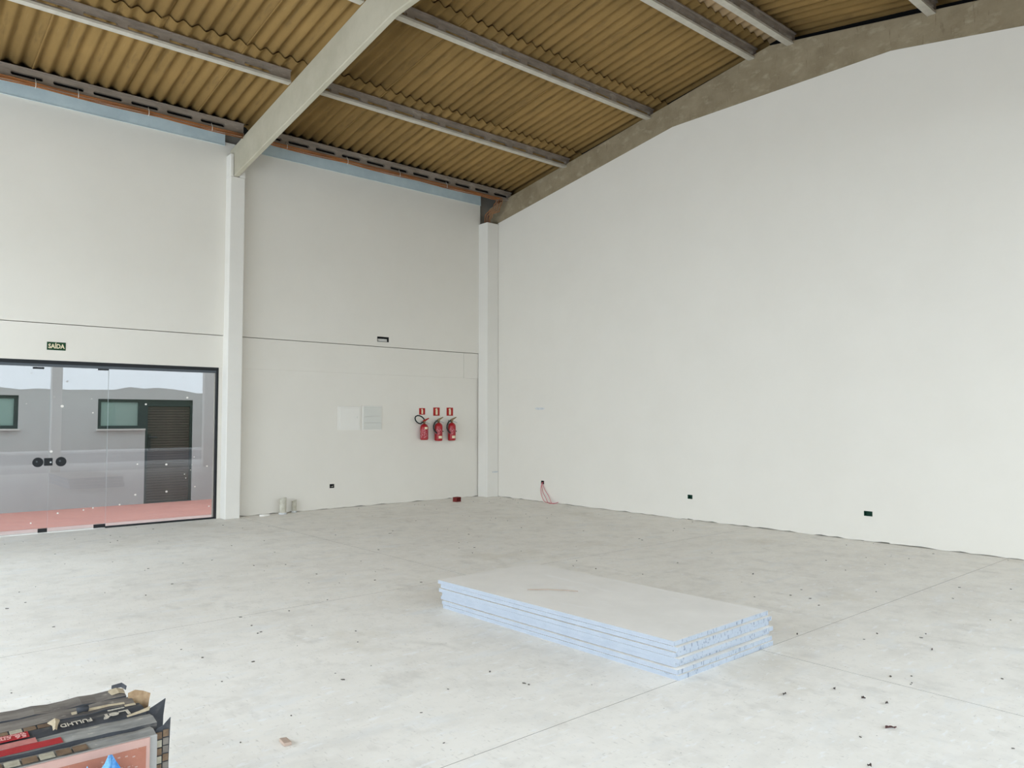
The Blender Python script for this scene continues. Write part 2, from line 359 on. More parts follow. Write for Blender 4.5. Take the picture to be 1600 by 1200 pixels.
struct(MB().box(X_END-.2, .4, FACADE_Y-5.0, FACADE_Y-.2, FACADE_TOP+.02, FACADE_TOP+.25).build('added_canopy_1', 'wall'), 'unseen canopy added over the street front to cut the daylight', 'canopy')  # added out of view to cut daylight on the near floor
struct(MB().box(X_END-0.5, X_END-.2, FACADE_Y-.2, .2, END_TOP+.02, END_TOP+.25).build('added_canopy_2', 'wall'), 'unseen canopy added over the end opening to shape the daylight', 'canopy')  # invented and unseen; shapes the daylight through the end opening

# ---------------------------------------------------------------- concrete beams
def rafter_outline(top_off, y_hi, y_lo, lower=0):
    t = [(y_hi, roof(y_hi)+top_off), (APEX, roof(APEX)+top_off), (y_lo, roof(y_lo)+top_off)]
    b = [(y_lo, beam_bottom(y_lo)-lower), (-8.0, 6.325-lower), (-4.86, 6.325-lower), (y_hi, beam_bottom(y_hi)-lower)]
    return t + b
def xfn(a, c, d): return (d, a, c)
gb = MB().prism(rafter_outline(0, .02, -12.9), xfn, .012, .24).build('gable_beam', 'raw', None, None, .01)
tag(gb, 'raw stained concrete gable beam along the top of the tall white wall', 'beam')
rf = MB().prism(rafter_outline(-.062, -.03, -12.9, .118), xfn, -5.445, -5.362).build('roof_beam', 'rafter', None, None, .012)
tag(rf, 'pale painted concrete roof beam rising from the column beside the glass door', 'beam')

# ---------------------------------------------------------------- purlins: web with oval slots on a light bottom flange
def purlin_meshes(x0, x1):
    L = x1-x0; n = int(L/.484); mrg = (L-n*.484)/2; zc, sh, sl = .085, .026, .185; zt = .165
    w = MB()
    def cell(a, b, slot):
        if not slot: w.box(a, b, -.025, .025, .03, zt); return
        c = (a+b)/2; ring = []
        for k in range(16):
            an = math.pi*(k+.5)/8 ; ca, sa = math.cos(an), math.sin(an)
            ring.append((c + math.copysign(sl-sh, ca) + sh*ca, zc + sh*sa))
        outer = []
        for (x, z) in ring:
            if abs(z-zc) > sh*.55: outer.append((x, zt if z > zc else .03))
            else: outer.append((b if x > c else a, zc + (z-zc)*2.2))
        base = len(w.v)
        corners = {0: (b, zt), 1: (a, zt), 2: (a, .03), 3: (b, .03)}
        for d in (-.025, .025):
            w.v += [(x, d, z) for x, z in ring] + [(x, d, z) for x, z in outer] + [(corners[q][0], d, corners[q][1]) for q in range(4)]
        def idx(part, k, side): return base + side*36 + (0 if part == 'r' else 16 if part == 'o' else 32) + k
        for k in range(16):
            k2 = (k+1) % 16
            for side in (0, 1):
                o1, o2 = outer[k], outer[k2]; fc = [idx('r', k, side), idx('r', k2, side), idx('o', k2, side)]
                h1 = o1[1] in (zt, .03); h2 = o2[1] in (zt, .03)
                if h1 != h2:
                    q = (0 if o1[0] > c else 1) if (o1[1] > zc) else (3 if o1[0] > c else 2)
                    fc.append(idx('c', q, side))
                fc.append(idx('o', k, side)); w.face(fc if side else fc[::-1])
            w.face((idx('r', k, 0), idx('r', k2, 0), idx('r', k2, 1), idx('r', k, 1)))
        w.face((idx('c', 0, 0), idx('c', 0, 1), idx('c', 1, 1), idx('c', 1, 0)))
    cell(x0, x0+mrg, False); cell(x1-mrg, x1, False)
    for i in range(n): cell(x0+mrg+i*.484, x0+mrg+(i+1)*.484, True)
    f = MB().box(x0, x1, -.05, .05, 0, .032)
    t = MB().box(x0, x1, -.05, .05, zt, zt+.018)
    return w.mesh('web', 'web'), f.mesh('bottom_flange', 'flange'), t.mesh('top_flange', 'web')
BAYS = [('in the bay beside the gable wall', -5.27, .10), ('in the bay above the glass door', -10.75, -5.45)]
PURL = [(-.56, 'eave purlin above the gutter'), (-2.22, 'first purlin above the eave'), (-4.20, 'second purlin above the eave'), (-6.14, 'purlin just below the ridge, eave side'),
        (-6.76, 'purlin just past the ridge'), (-8.64, 'first purlin down beyond the ridge'), (-10.6, 'second purlin down beyond the ridge')]
for bn, x0, x1 in BAYS:
    mw, mf, mt = purlin_meshes(x0, x1)
    for k, (y, nm) in enumerate(PURL):
        if k == 6 and x0 < -6: continue
        p = empty('roof_purlin', (0, y, roof(y)-.062)); sgn = 1 if y > APEX else -1
        p.rotation_euler = (-sgn*math.atan(SL)*.0, 0, 0)
        tag(p, 'slotted concrete %s %s' % (nm, bn), 'purlin', 'roof purlins')
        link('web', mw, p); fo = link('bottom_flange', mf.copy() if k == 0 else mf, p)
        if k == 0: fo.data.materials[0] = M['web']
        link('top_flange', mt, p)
        if k == 0: MB().box(x0, x1, .055, .065, .012, .26).build('gap_shade_strip', 'gap_shade', p)  # black strip paints the dark hollow behind the eave slots

# ---------------------------------------------------------------- corrugated roof
ceil = empty('ceiling', (0, 0, 0)); struct(ceil, 'brown corrugated fibre cement roof seen from below', 'ceiling')
PITCH = .178; AMP = .030; NW = 6; SEG = 8
def sheet_mesh(L, name='roof_sheet', m='sheet', th=.009):
    s = MB(); n = NW*SEG + SEG//2; ny = 2
    for side in (0, 1):
        for j in range(ny+1):
            for i in range(n+1):
                x = PITCH*i/SEG; s.v.append((x, L*j/ny, AMP*math.cos(2*math.pi*i/SEG) + side*th))
    N = (n+1)*(ny+1)
    for j in range(ny):
        for i in range(n):
            a = j*(n+1)+i; s.face((a+1, a, a+n+1, a+n+2), 0, True); s.face((N+a, N+a+1, N+a+n+2, N+a+n+1), 0, True)
    for i in range(n):
        s.face((i, i+1, N+i+1, N+i)); a = ny*(n+1)+i; s.face((a+1, a, N+a, N+a+1))
    for j in range(ny):
        a = j*(n+1); s.face((a+n+1, a, N+a, N+a+n+1)); a += n; s.face((a, a+n+1, N+a+n+1, N+a))
    return s.mesh(name, m)
ROWS = [(-.40, -2.44), (-2.18, -4.42), (-4.16, -6.31)]
W = NW*PITCH; NCOL = 16; X0R = .34 - 16*6*.178
for (ya, yb) in ROWS:
    for sgn in (1, -1):
        y0 = ya if sgn > 0 else 2*APEX - (ya if ya < -1 else .10); y1 = yb if sgn > 0 else 2*APEX - yb
        z0 = roof(y0) + .150 + (.030 if ya < -1 else 0); z1 = roof(y1) + .150
        d = Vector((0, y1-y0, z1-z0)); me = sheet_mesh(d.length)
        for c in range(NCOL):
            o = link('roof_sheet', me, ceil)
            ya_ = d.normalized(); xa = Vector((1, 0, 0)) if sgn < 0 else Vector((-1, 0, 0)); za = xa.cross(ya_)
            if za.z < 0: xa = -xa; za = xa.cross(ya_)
            mm = Matrix((xa, ya_, za)).transposed().to_4x4()
            ox = X0R + W*c if xa.x > 0 else X0R + W*(c+1)
            mm.translation = Vector((ox, y0, z0 + (.012 if c % 2 else 0) + rnd.uniform(0, .003)))
            o.matrix_local = mm
MB().box(X_END, .25, -.50, .07, 6.215, 6.225).build('eave_shade_plate', 'gap_shade', ceil)  # added black plate: paints the eave hollow's shade, keeps sky light out
# angled ridge caps
def cap_mesh():
    s = MB(); n = NW*SEG + SEG//2; prof = [(-.36, -.36*SL), (0, 0), (.36, -.36*SL)]
    for side in (0, 1):
        for (py, pz) in prof:
            for i in range(n+1): s.v.append((PITCH*i/SEG, py, pz + AMP*math.cos(2*math.pi*i/SEG) + side*.009))
    N = 3*(n+1)
    for j in range(2):
        for i in range(n):
            a = j*(n+1)+i; s.face((a+1, a, a+n+1, a+n+2), 0, True); s.face((N+a, N+a+1, N+a+n+2, N+a+n+1), 0, True)
    for i in range(n): s.face((i, i+1, N+i+1, N+i)); a = 2*(n+1)+i; s.face((a+1, a, N+a, N+a+1))
    return s.mesh('ridge_cap', 'cap')
cm = cap_mesh()
for c in range(NCOL): link('ridge_cap', cm, ceil, (X0R + W*c, APEX, roof(APEX) + .176 + (.012 if c % 2 else 0)))

# ---------------------------------------------------------------- gutter, conduits
def flashing(x0, x1, label):
    g = empty('wall_flashing', (x0, -.05, 5.955)); tag(g, label, 'flashing', 'galvanised flashings along the eave')
    L = x1-x0
    MB().box(0, L, -.003, .0, .0, .225).build('upright_sheet', 'gutter', g)
    MB().box(0, L, -.014, -.003, .0, .006).build('drip_lip', 'gutter', g)
    MB().box(L-.003, L, .0, .10, .0, .225).build('end_return', 'gutter', g)
flashing(-10.7, -5.535, 'pale blue metal flashing under the eave above the glass door')
flashing(-5.24, -.262, 'pale blue metal flashing under the eave above the extinguishers')
def off(p): return (p[0]+5, p[1]+.6, p[2]-5.97)
for bi, (xa_, xb_, lab) in enumerate([(-11.0, -5.47, 'bundle of orange conduits tied along the eave above the glass door'), (-5.34, -.42, 'bundle of orange conduits tied along the eave and dropping at the corner column')]):
    cb = empty('conduit_bundle', (-5, -.6, 5.97)); tag(cb, lab, 'conduit', 'orange conduit bundles')
    for k in range(4):
        y = -.625 - .005*(k % 2); z = 5.948 + .0155*k
        pts = []; n_ = int((xb_-xa_)/.15)
        for i_ in range(n_+1):
            x = xa_ + (xb_-xa_)*i_/n_
            sag = -.016*abs(math.sin(math.pi*(x+11.2+.3*(k % 2))/1.5)) * (1 if k < 2 else .4); pts.append((x, y, z+sag))
        if bi:
            xe = -.30 + .05*k
            pts += [(xe-.06, y, z), (xe-.015, y+.01, z-.012), (xe, y+.03, z-.05), (xe, y+.10, 5.87-.01*k), (xe, y+.12, 5.80-.012*k), (xe-.03-.02*k, -.40, 5.755-.012*k), (-.30+.05*k-.02, -.30, 5.72-.012*k), (-.315+.05*k-.02*(k>2), -.26, 5.69-.012*k), (-.315+.05*k-.02*(k>2), -.255, 5.562)]
        MB().tube([off(p) for p in pts], .0085, 8).build('conduit', 'conduit', cb)
    for x in ([-4.75, -3.65, -2.6, -1.55] if bi else [-8.25, -7.75, -6.85, -5.95]):
        MB().tube([off(p) for p in [(x, -.60, 5.93), (x, -.642, 5.94), (x, -.645, 6.0), (x, -.62, 6.02), (x, -.60, 6.06)]], .004, 6).build('wire_tie', 'tie', cb)

# ---------------------------------------------------------------- glass front: frame, fixed panes, double door
HZ = 2.385; GLY = .035
t1 = struct(MB().box(OPEN[0]+.005, OPEN[1], -.004, .055, HZ-.05, HZ).build('trim_1', 'black'), 'black aluminium header over the glass door', 'frame')
MB().box(OPEN[0]+.005, OPEN[1]-.03, .012, .058, HZ-.088, HZ-.05).build('slide_rail', 'rail', t1)
struct(MB().box(OPEN[1]-.03, OPEN[1], -.004, .055, 0, HZ-.05).build('trim_2', 'black'), 'black aluminium jamb against the white column', 'frame')
def pane(x0, x1, z0, z1, parent):
    m = MB(); m.box(x0, x1, GLY-.005, GLY+.005, z0, z1); m.m = [1, 1, 0, 1, 0, 1]
    return m.build('pane', ['glass', 'glass_edge'], parent)
def spots(lst, parent):
    for x, z, r, dark in lst:
        m = MB(); m.prism([(x+r*math.cos(a*math.pi/3), z+r*.9*math.sin(a*math.pi/3)) for a in range(6)], lambda a, c, d: (a, d, c), GLY-.0055, GLY-.0075)
        m.build('paint_spot', 'sill' if dark else 'white_plastic', parent)
XJ1, XJ2 = -7.135, -7.865
ZP = HZ-.075
w1 = empty('window_1'); struct(w1, 'fixed clear glass pane between the black jamb and the door leaf', 'window')
pane(XJ1+.004, OPEN[1]-.028, .022, ZP, w1); MB().box(XJ1-.0, OPEN[1]-.03, .010, .058, 0, .024).build('bottom_channel', 'black', w1)
spots([(-6.02,1.90,.018,0),(-6.62,1.79,.016,0),(-6.30,.47,.018,0),(-6.31,.88,.018,0),(-5.70,.83,.014,0),(-6.74,.45,.016,0),(-5.93,.86,.006,0),(-5.90,.98,.008,0),(-6.04,.72,.010,0),(-6.02,.66,.008,0),(-5.95,.78,.007,0),(-5.66,.20,.012,0),(-6.72,.90,.012,0),(-6.95,.32,.014,0),(-5.88,.52,.012,0),(-6.9,2.2,.008,1),(-6.44,2.2,.008,1),(-6.08,2.22,.008,1),(-5.7,2.22,.008,1),(-6.7,2.02,.008,1),(-5.86,1.98,.006,1)], w1)
def leaf(name, x0, x1, side, label):
    d = empty(name); struct(d, label, 'door')
    pane(x0+.003, x1-.003, .012, ZP, d)
    s = 1 if side == 'r' else -1
    xh = x0 + .15 if side == 'r' else x1 - .13
    h = MB(); h.prism([(xh+.066*math.cos(a*math.pi/14), .975+.066*math.sin(a*math.pi/14)) for a in range(28)], lambda a, c, dd: (a, dd, c), GLY-.012, GLY+.012)
    hh = h.build('pull_disc', 'black', d, None, .004)
    MB().prism([(xh+.012*math.cos(a*math.pi/5)-.015, .985+.012*math.sin(a*math.pi/5)) for a in range(10)], lambda a, c, dd: (a, dd, c), GLY-.016, GLY-.012).build('screw_cap', 'rail', hh)
    return d
dA = leaf('door_1', XJ2, XJ1, 'r', 'clear glass door leaf beside the fixed pane')
dB = leaf('door_2', XJ2-.75, XJ2, 'l', 'clear glass door leaf carrying the square lock')
lk = MB().box(XJ2-.055, XJ2+.045, GLY-.022, GLY+.022, .925, 1.03).build('lock_case', 'black', dB, None, .006)
MB().prism([(XJ2+.02+.012*math.cos(a*math.pi/6), .972+.012*math.sin(a*math.pi/6)) for a in range(12)], lambda a, c, d: (a, d, c), GLY-.026, GLY-.02).build('keyhole', 'steel', lk)
for par, x0, x1, z0, z1 in [(dA, XJ1-.14, XJ1+.0, HZ-.11, HZ-.055), (dB, XJ2-.22, XJ2-.085, 2.262, 2.288), (dB, XJ2-.11, XJ2-.0, .012, .065), (dA, XJ1-.15, XJ1-.0, .010, .06)]:
    MB().box(x0, x1, GLY-.014, GLY+.014, z0, z1).build('patch_fitting', 'black', par, None, .003)
spots([(-7.66,2.10,.014,1),(-7.82,1.88,.014,1),(-7.35,1.86,.012,1),(-7.3,.30,.012,0),(-7.42,.28,.012,0),(-7.72,1.75,.022,0),(-7.84,1.12,.02,0),(-7.33,1.66,.01,0),(-7.74,.26,.014,0)], dA)
spots([(-8.10,2.20,.010,1),(-8.15,1.78,.010,1),(-8.06,.15,.012,0)], dB)
w2 = empty('window_2'); struct(w2, 'fixed glass pane on the far side of the glass door', 'window')
pane(OPEN[0]+.01, XJ2-.754, .022, ZP, w2)

# ---------------------------------------------------------------- outside the glass door: alley and the grey building
al = struct(MB().box(-22, 8, .62, 3.0, -.2, -.004).build('ground', 'pavers'), 'red paved alley outside the glass door', 'pavement')
MB().box(-22, 8, .03, .62, -.2, -.006).build('threshold_strip', 'kerb', al)
NY = 3.0
nb = empty('grey_building', (-6, NY, 0)); tag(nb, 'grey rendered building with a slatted door across the alley', 'building')
def nfn(u, z, d): return (u+6, d, z)
dx0, dx1, dz = -5.79, -4.93, 1.925
W1 = (-9.3, -7.80, 1.40, 1.965); W2 = (-6.59, dx0, 1.385, dz)
MB().grid_wall([-22, 8], [-.05, 3.6], [(dx0, dx1, -.05, dz), W1, W2], nfn, 0, .22).build('wall', 'ext_wall', nb)
MB().box(-16, 14, .225, 4, -.05, 3.6).build('interior_block', 'core', nb)
MB().box(dx0+6, dx1+6, .0, .12, -.05, .012).build('door_step', 'ext_frame', nb)
def nwin(x0, x1, z0, z1, sill_x1):
    f = MB(); t = .055
    f.box(x0+6, x1+6, .03, .11, z1-t, z1); f.box(x0+6, x1+6, .03, .11, z0, z0+t); f.box(x0+6, x0+6+t, .03, .11, z0+t, z1-t); f.box(x1+6-t, x1+6, .03, .11, z0+t, z1-t)
    w = f.build('window', 'ext_frame', nb)
    s = MB(); z = z0+t
    while z < z1-t-.01:
        s.box(x0+6+t, x1+6-t, .092, .105, z, z+.022); s.box(x0+6+t, x1+6-t, .097, .105, z+.022, z+.026); z += .026
    s.build('roller_shutter', 'shutter', w)
    m = MB().box(x0+6+t, x1+6-t, .06, .066, z0+t, z1-t); m.build('pane', 'win_glass', w)
    MB().box(x0+6-.02, sill_x1+6, -.03, .2, z0-.03, z0).build('sill', 'sill', nb)
nwin(*W1, -7.78); nwin(W2[0], dx0-.055, W2[2], W2[3], dx0-.002)
MB().box(dx0-.055+6, dx0+6, .03, .11, W2[2], dz).build('mullion', 'ext_frame', nb)
d = empty('door', (0, 0, 0)); d.parent = nb
MB().box(dx0+6, dx1+6, .03, .10, dz-.12, dz).build('lintel_panel', 'ext_frame', d)
mb = MB(); mb.box(dx0+6, dx0+6.05, .03, .10, 0, dz-.12); mb.box(dx1+6-.04, dx1+6, .03, .10, 0, dz-.12); mb.build('jamb', 'ext_frame', d)
MB().box(dx0+6.05, dx1+6-.04, .085, .10, 0, dz-.12).build('backing_board', 'dark', d)
sm = MB().box(dx0+6.055, dx1+6-.045, .05, .085, 0, .042).mesh('slat', 'slat')
for k in range(36): link('slat', sm, d, (0, 0, .02 + k*.0495))
h = MB(); h.tube([(dx0+6.085, .05, 1.22), (dx0+6.085, -.01, 1.22), (dx0+6.11, -.015, 1.22), (dx0+6.21, -.015, 1.22)], .013, 8); h.box(dx0+6.06, dx0+6.11, .03, .05, .98, 1.28); h.build('handle', 'black', d)
# street side, behind the camera
st = struct(MB().box(-60, 40, -18, FACADE_Y, -.2, -.02).build('pavement', 'pave'), 'pale pavement along the open street front', 'pavement')
struct(MB().box(-60, 40, -28, -18, -.2, -.10).build('road', 'asphalt'), 'asphalt street in front of the hall', 'road')
MB().box(-60, 40, -60, -28, -.2, -.02).build('far_verge', 'pave', st)
hg = MB(); hr = random.Random(4); nx_ = 130
for i_ in range(nx_+1):
    hx = -50 + 90*i_/nx_; hh_ = 3.0 + .12*math.sin(hx*.8) + hr.uniform(-.08, .08); hg.v += [(hx, -30, -.05), (hx, -30+hr.uniform(-.3, .3), hh_*.6), (hx, -30.8, hh_), (hx, -32, hh_*.9), (hx, -32.5, -.05)]
for i_ in range(nx_):
    for k_ in range(4): a_ = 5*i_+k_; hg.face((a_, a_+1, a_+6, a_+5), 0, True)
tag(hg.build('hedge', 'hedge'), 'unseen tall green hedge added across the street for the glass reflections', 'hedge')  # out of view, added to dim the sky reflected in the glass

# ---------------------------------------------------------------- things on the walls
s = empty('exit_sign', (-7.82, -.020, 2.585)); tag(s, 'small dark green exit sign reading SAÍDA above the glass door', 'sign')
MB().box(-.115, .115, -.004, 0, -.056, .056).build('plate', 'sign_green', s)
lettering('lettering', 'SAÍDA', 'cream', .085, frame_mat((0, -.0046, -.004), (1, 0, 0), (0, 0, 1)), s, .0025, width=.20)

def panel(x0, x1, z0, z1, label, kind):
    p = empty('electrical_cabinet', ((x0+x1)/2, 0, z0)); tag(p, label, 'cabinet'); w = (x1-x0)/2; h = z1-z0; m = 'white_plastic' if kind == 0 else 'pale_plastic'
    MB().box(-w, w, -.012, 0, 0, h).build('frame', 'white_plastic', p, None, .003)
    if kind == 0:
        d = MB().box(-w+.035, w-.03, -.022, -.012, .03, h-.03).build('door', m, p, None, .003)
        MB().box(w-.10, w-.075, -.027, -.022, h*.5, h*.5+.035).build('latch', 'pale_plastic', d)
    else:
        for k, (a, b2) in enumerate([(.02, h*.30), (h*.31, h*.565), (h*.575, h-.02)]):
            MB().box(-w+.025, w-.02, -.022, -.012, a, b2).build('cover_strip', m, p, None, .002)
panel(-3.45, -2.99, 1.37, 1.79, 'white electrical panel with a small latch', 0)
panel(-2.965, -2.55, 1.36, 1.81, 'pale grey-green electrical panel with horizontal cover strips', 1)

def sign(x0, x1, z0, z1, label):
    s = empty('extinguisher_sign', ((x0+x1)/2, 0, (z0+z1)/2)); tag(s, label, 'sign', 'fire extinguisher signs'); w = (x1-x0)/2; h = (z1-z0)/2
    MB().box(-w, w, -.004, 0, -h, h).build('plate', 'sign_red', s)
    k = h/.08; fn = lambda a, c, d: (a, d, c)
    pts = [(-.016,-.062),(.022,-.062),(.026,-.055),(.026,.03),(.016,.046),(.020,.056),(.004,.066),(-.020,.058),(-.034,.040),(-.030,.032),(-.012,.040),(-.016,.03),(-.022,.02),(-.022,-.055)]
    MB().prism([(a*k, c*k) for a, c in pts], fn, -.0055, -.004).build('pictogram', 'cream', s)
sign(-1.72, -1.585, 1.65, 1.775, 'small red fire extinguisher sign above the looped hose')
sign(-1.39, -1.24, 1.63, 1.79, 'red fire extinguisher sign above the middle extinguisher')
sign(-1.07, -.915, 1.63, 1.79, 'red fire extinguisher sign nearest the corner column')

def extinguisher(x, z0, h, label, loop):
    e = empty('fire_extinguisher', (x, -.095, z0)); tag(e, label, 'extinguisher', 'fire extinguishers on the wall'); r = .077
    MB().lathe([(r*.85,0),(r*.97,.012),(r,.03),(r,h-.075),(r*.95,h-.045),(r*.75,h-.018),(r*.4,h),(r*.3,h+.004)], (0,0,0), 24).build('cylinder', 'red', e)
    v = MB(); v.lathe([(.020,h-.004),(.020,h+.03),(.026,h+.035),(.026,h+.05),(.014,h+.055)], (0,0,0), 12); v.build('valve', 'brass', e)
    l = MB(); l.prism([(-.03,h+.045),(.02,h+.055),(.105,h+.105),(.10,h+.118),(.0,h+.082),(-.03,h+.068)], lambda a,c,d:(a,d,c), -.012, .012); l.build('lever', 'brass' if not loop else 'sign_red', e)
    l = MB(); l.prism([(-.01,h+.03),(.03,h+.045),(.125,h+.012),(.128,h+.0),(.03,h+.03)], lambda a,c,d:(a,d,c), -.010, .010); l.build('carry_handle', 'steel', e)
    if loop:
        pts = [(-.02,0,h+.045)] + [(-.125+.095*math.cos(a)*1.05, -.005*k, h+.085+.072*math.sin(a)-.03*math.cos(a)) for k, a in enumerate([math.radians(v) for v in (-70,-95,-120,-150,-180,-210,-240,-265,-290,-315,-338)])]
    else:
        pts = [(-.01,0,h+.045),(-.05,-.005,h+.04),(-.095,-.01,h+.01),(-.125,-.015,h-.045),(-.132,-.02,h-.10),(-.118,-.03,h-.15),(-.09,-.045,h-.185),(-.075,-.05,h-.20)]
    MB().tube(pts, .0125, 8).build('hose', 'rubber', e)
    n = 14
    def wrap(a0, a1, za, zb, m, nm, rr):
        s = MB()
        for k in range(n+1):
            a = math.radians(a0+(a1-a0)*k/n)
            for z in (za, zb): s.v.append((rr*math.cos(a), rr*math.sin(a), z))
        for k in range(n): s.face((2*k, 2*k+2, 2*k+3, 2*k+1), 0, True)
        s.build(nm, m, e)
    if loop:
        wrap(165, 315, .03, h-.10, 'label_pink', 'label', r+.0012); wrap(242, 290, h-.095, h-.055, 'cream', 'seal', r+.0016)
    else:
        wrap(175, 305, .125, h-.11, 'label_pink', 'label', r+.0012); wrap(238, 296, .045, .095, 'cream', 'inspection_tag', r+.0014)
        MB().tube([(r, .02, h-.165), (r+.05, .02, h-.165)], .011, 8).build('bracket_peg', 'rubber', e)
    MB().box(-.02, .02, .07, .094, h-.08, h+.06).build('wall_bracket', 'steel', e)
extinguisher(-1.665, 1.17, .30, 'red fire extinguisher with its black hose looped up to the side', True)
extinguisher(-1.33, 1.145, .345, 'red fire extinguisher hanging between the other two', False)
extinguisher(-1.01, 1.145, .345, 'red fire extinguisher nearest the corner column', False)

# sockets: open boxes recessed in the walls
def outlet_a(x0, x1, z0, z1, label):
    o = empty('outlet_box', ((x0+x1)/2, 0, z0)); tag(o, label, 'outlet', 'open outlet boxes'); w = (x1-x0)/2 - .001; h = z1-z0-.002
    mb = MB(); t = .004
    mb.box(-w, w, .055, .059, .001, h); mb.box(-w, -w+t, .0, .055, .001, h); mb.box(w-t, w, .0, .055, .001, h); mb.box(-w+t, w-t, .0, .055, .001, .001+t); mb.box(-w+t, w-t, .0, .055, h-t, h)
    mb.build('box', 'dark', o)
    MB().tube([(.0, .054, h*.4), (.01, .02, h*.35), (.025, .008, h*.45)], .008, 6).build('wire_stub', 'pvc', o)
    return o
outlet_a(-3.59, -3.50, .36, .43, 'open black outlet box low on the wall between the pipes and the extinguishers')
def outlet_b(y0, y1, z0, z1, label, wires):
    o = empty('outlet_box', (0, (y0+y1)/2, z0)); tag(o, label, 'outlet', 'open outlet boxes'); w = (y1-y0)/2 - .001; h = z1-z0-.002; t = .004; mb = MB()
    mb.box(.055, .059, -w, w, .001, h); mb.box(-.002, .055, -w, -w+t, .001, h); mb.box(-.002, .055, w-t, w, .001, h); mb.box(-.002, .055, -w+t, w-t, .001, .001+t); mb.box(-.002, .055, -w+t, w-t, h-t, h)
    mb.build('box', 'green_box' if not wires else 'dark', o)
    if not wires:
        MB().tube([(.05, .0, h*.4), (.02, .01, h*.5), (.012, -.025, h*.55)], .006, 6).build('wire_stub', 'green_box', o)
    return o
outlet_b(*outs[0], 'open outlet box on the gable wall with red wires hanging out', True)
outlet_b(*outs[1], 'green-edged open outlet box in the middle of the gable wall', False)
outlet_b(*outs[2], 'green-edged open outlet box farthest from the corner column', False)
yc = (outs[0][0]+outs[0][1])/2
wbn = empty('wire_bundle', (0, yc, 0)); tag(wbn, 'thin red wires hanging from the outlet box down to the floor', 'wires')
for k, pts in enumerate([
    [(.04,yc,.37),(-.01,yc+.0,.36),(-.03,yc+.02,.25),(-.035,yc-.01,.12),(-.05,yc-.10,.025),(-.07,yc-.25,.008),(-.05,yc-.38,.008),(-.04,yc-.46,.035)],
    [(.04,yc-.01,.365),(-.012,yc-.01,.355),(-.03,yc-.09,.24),(-.035,yc-.19,.14),(-.05,yc-.26,.06),(-.08,yc-.33,.008),(-.09,yc-.40,.008)],
    [(.04,yc+.01,.365),(-.012,yc+.012,.35),(-.028,yc-.03,.20),(-.05,yc-.13,.10),(-.085,yc-.24,.012),(-.10,yc-.34,.007),(-.06,yc-.44,.02)]]):
    V = [Vector(p) for p in pts]; path = []
    for i in range(len(V)-1):
        p0, p1, p2, p3 = V[max(i-1,0)], V[i], V[i+1], V[min(i+2,len(V)-1)]
        for q in range(5):
            t = q/5; path.append(.5*((2*p1)+(p2-p0)*t+(2*p0-5*p1+4*p2-p3)*t*t+(3*p1-p0-3*p2+p3)*t**3))
    path.append(V[-1])
    MB().tube([p - Vector((0, yc, 0)) for p in path], .0055, 6).build('wire', 'wire', wbn)
# filler patches
def patch_b(y0, y1, z0, z1, seed, label):
    r = random.Random(seed); n = 18; cy, cz = (y0+y1)/2, (z0+z1)/2
    pts = [(cy+(y1-y0)/2*math.cos(2*math.pi*k/n)*r.uniform(.75,1), cz+(z1-z0)/2*math.sin(2*math.pi*k/n)*r.uniform(.6,1)) for k in range(n)]
    tag(MB().prism(pts, xfn, -.0015, .0).build('filler_patch', 'putty'), label, 'patch')
patch_b(-1.70, -1.38, 1.735, 1.80, 1, 'grey filler patch on the gable wall above the red wires')
r = random.Random(5); pts = [(-.09+.10*math.cos(2*math.pi*k/16)*r.uniform(.8,1), .50+.022*math.sin(2*math.pi*k/16)*r.uniform(.6,1)) for k in range(16)]
tag(MB().prism(pts, afn and (lambda a, c, d: (a, d, c)), -.3215, -.32).build('filler_patch', 'putty'), 'grey filler smear low on the corner column', 'patch')

# ---------------------------------------------------------------- things on the floor by the wall
def stub(x, y, r, h, label, cut):
    p = empty('pipe_stub', (x, y, 0)); tag(p, label, 'pipe')
    mb = MB(); n = 20
    for k, (rr, z) in enumerate([(r, 0), (r*1.01, h*.5), (r, h), (r*.86, h), (r*.86, h*.55)]):
        for q in range(n):
            a = 2*math.pi*q/n; zz = z + (cut*math.cos(a+.6) if z == h else 0); mb.v.append((rr*math.cos(a), rr*math.sin(a), zz))
    for i in range(4):
        for q in range(n): mb.face((i*n+q, i*n+(q+1) % n, (i+1)*n+(q+1) % n, (i+1)*n+q), 0, True)
    mb.face([4*n+q for q in range(n)]); mb.build('tube', 'pvc', p)
    MB().lathe([(r*1.25, 0), (r*1.15, .02), (r*1.01, .03)], (0, 0, 0), 16).build('mortar_collar', 'putty', p)
stub(-4.52, -.16, .055, .265, 'thick dusty pipe stub rising from the floor beside the wall', .012)
stub(-4.27, -.055, .036, .20, 'thin short pipe stub close against the wall', .015)
br = empty('clay_brick', (-1.20, -.52, 0), .15); tag(br, 'small dark red hollow clay block on the floor below the extinguishers', 'brick')
mb = MB(); mb.grid_wall([-.06, .06], [0, .085], [(-.045, -.006, .012, .073), (.006, .045, .012, .073)], afn, -.05, .05); mb.build('block', 'brick_red', br)
MB().box(-.045, .045, -.02, .05, .012, .073).build('core', 'brick_red', br)
r = random.Random(2); mb = MB()
mb.prism([(.10*math.cos(k*math.pi/5)*r.uniform(.7,1), .05*math.sin(k*math.pi/5)*r.uniform(.7,1)) for k in range(10)], lambda a, c, d: (a, c, d), 0, .03)
tag(mb.build('plaster_lump', 'white_plastic', None, (-4.85, -.2, 0), .008), 'white plaster lump on the floor beside the column', 'rubble')

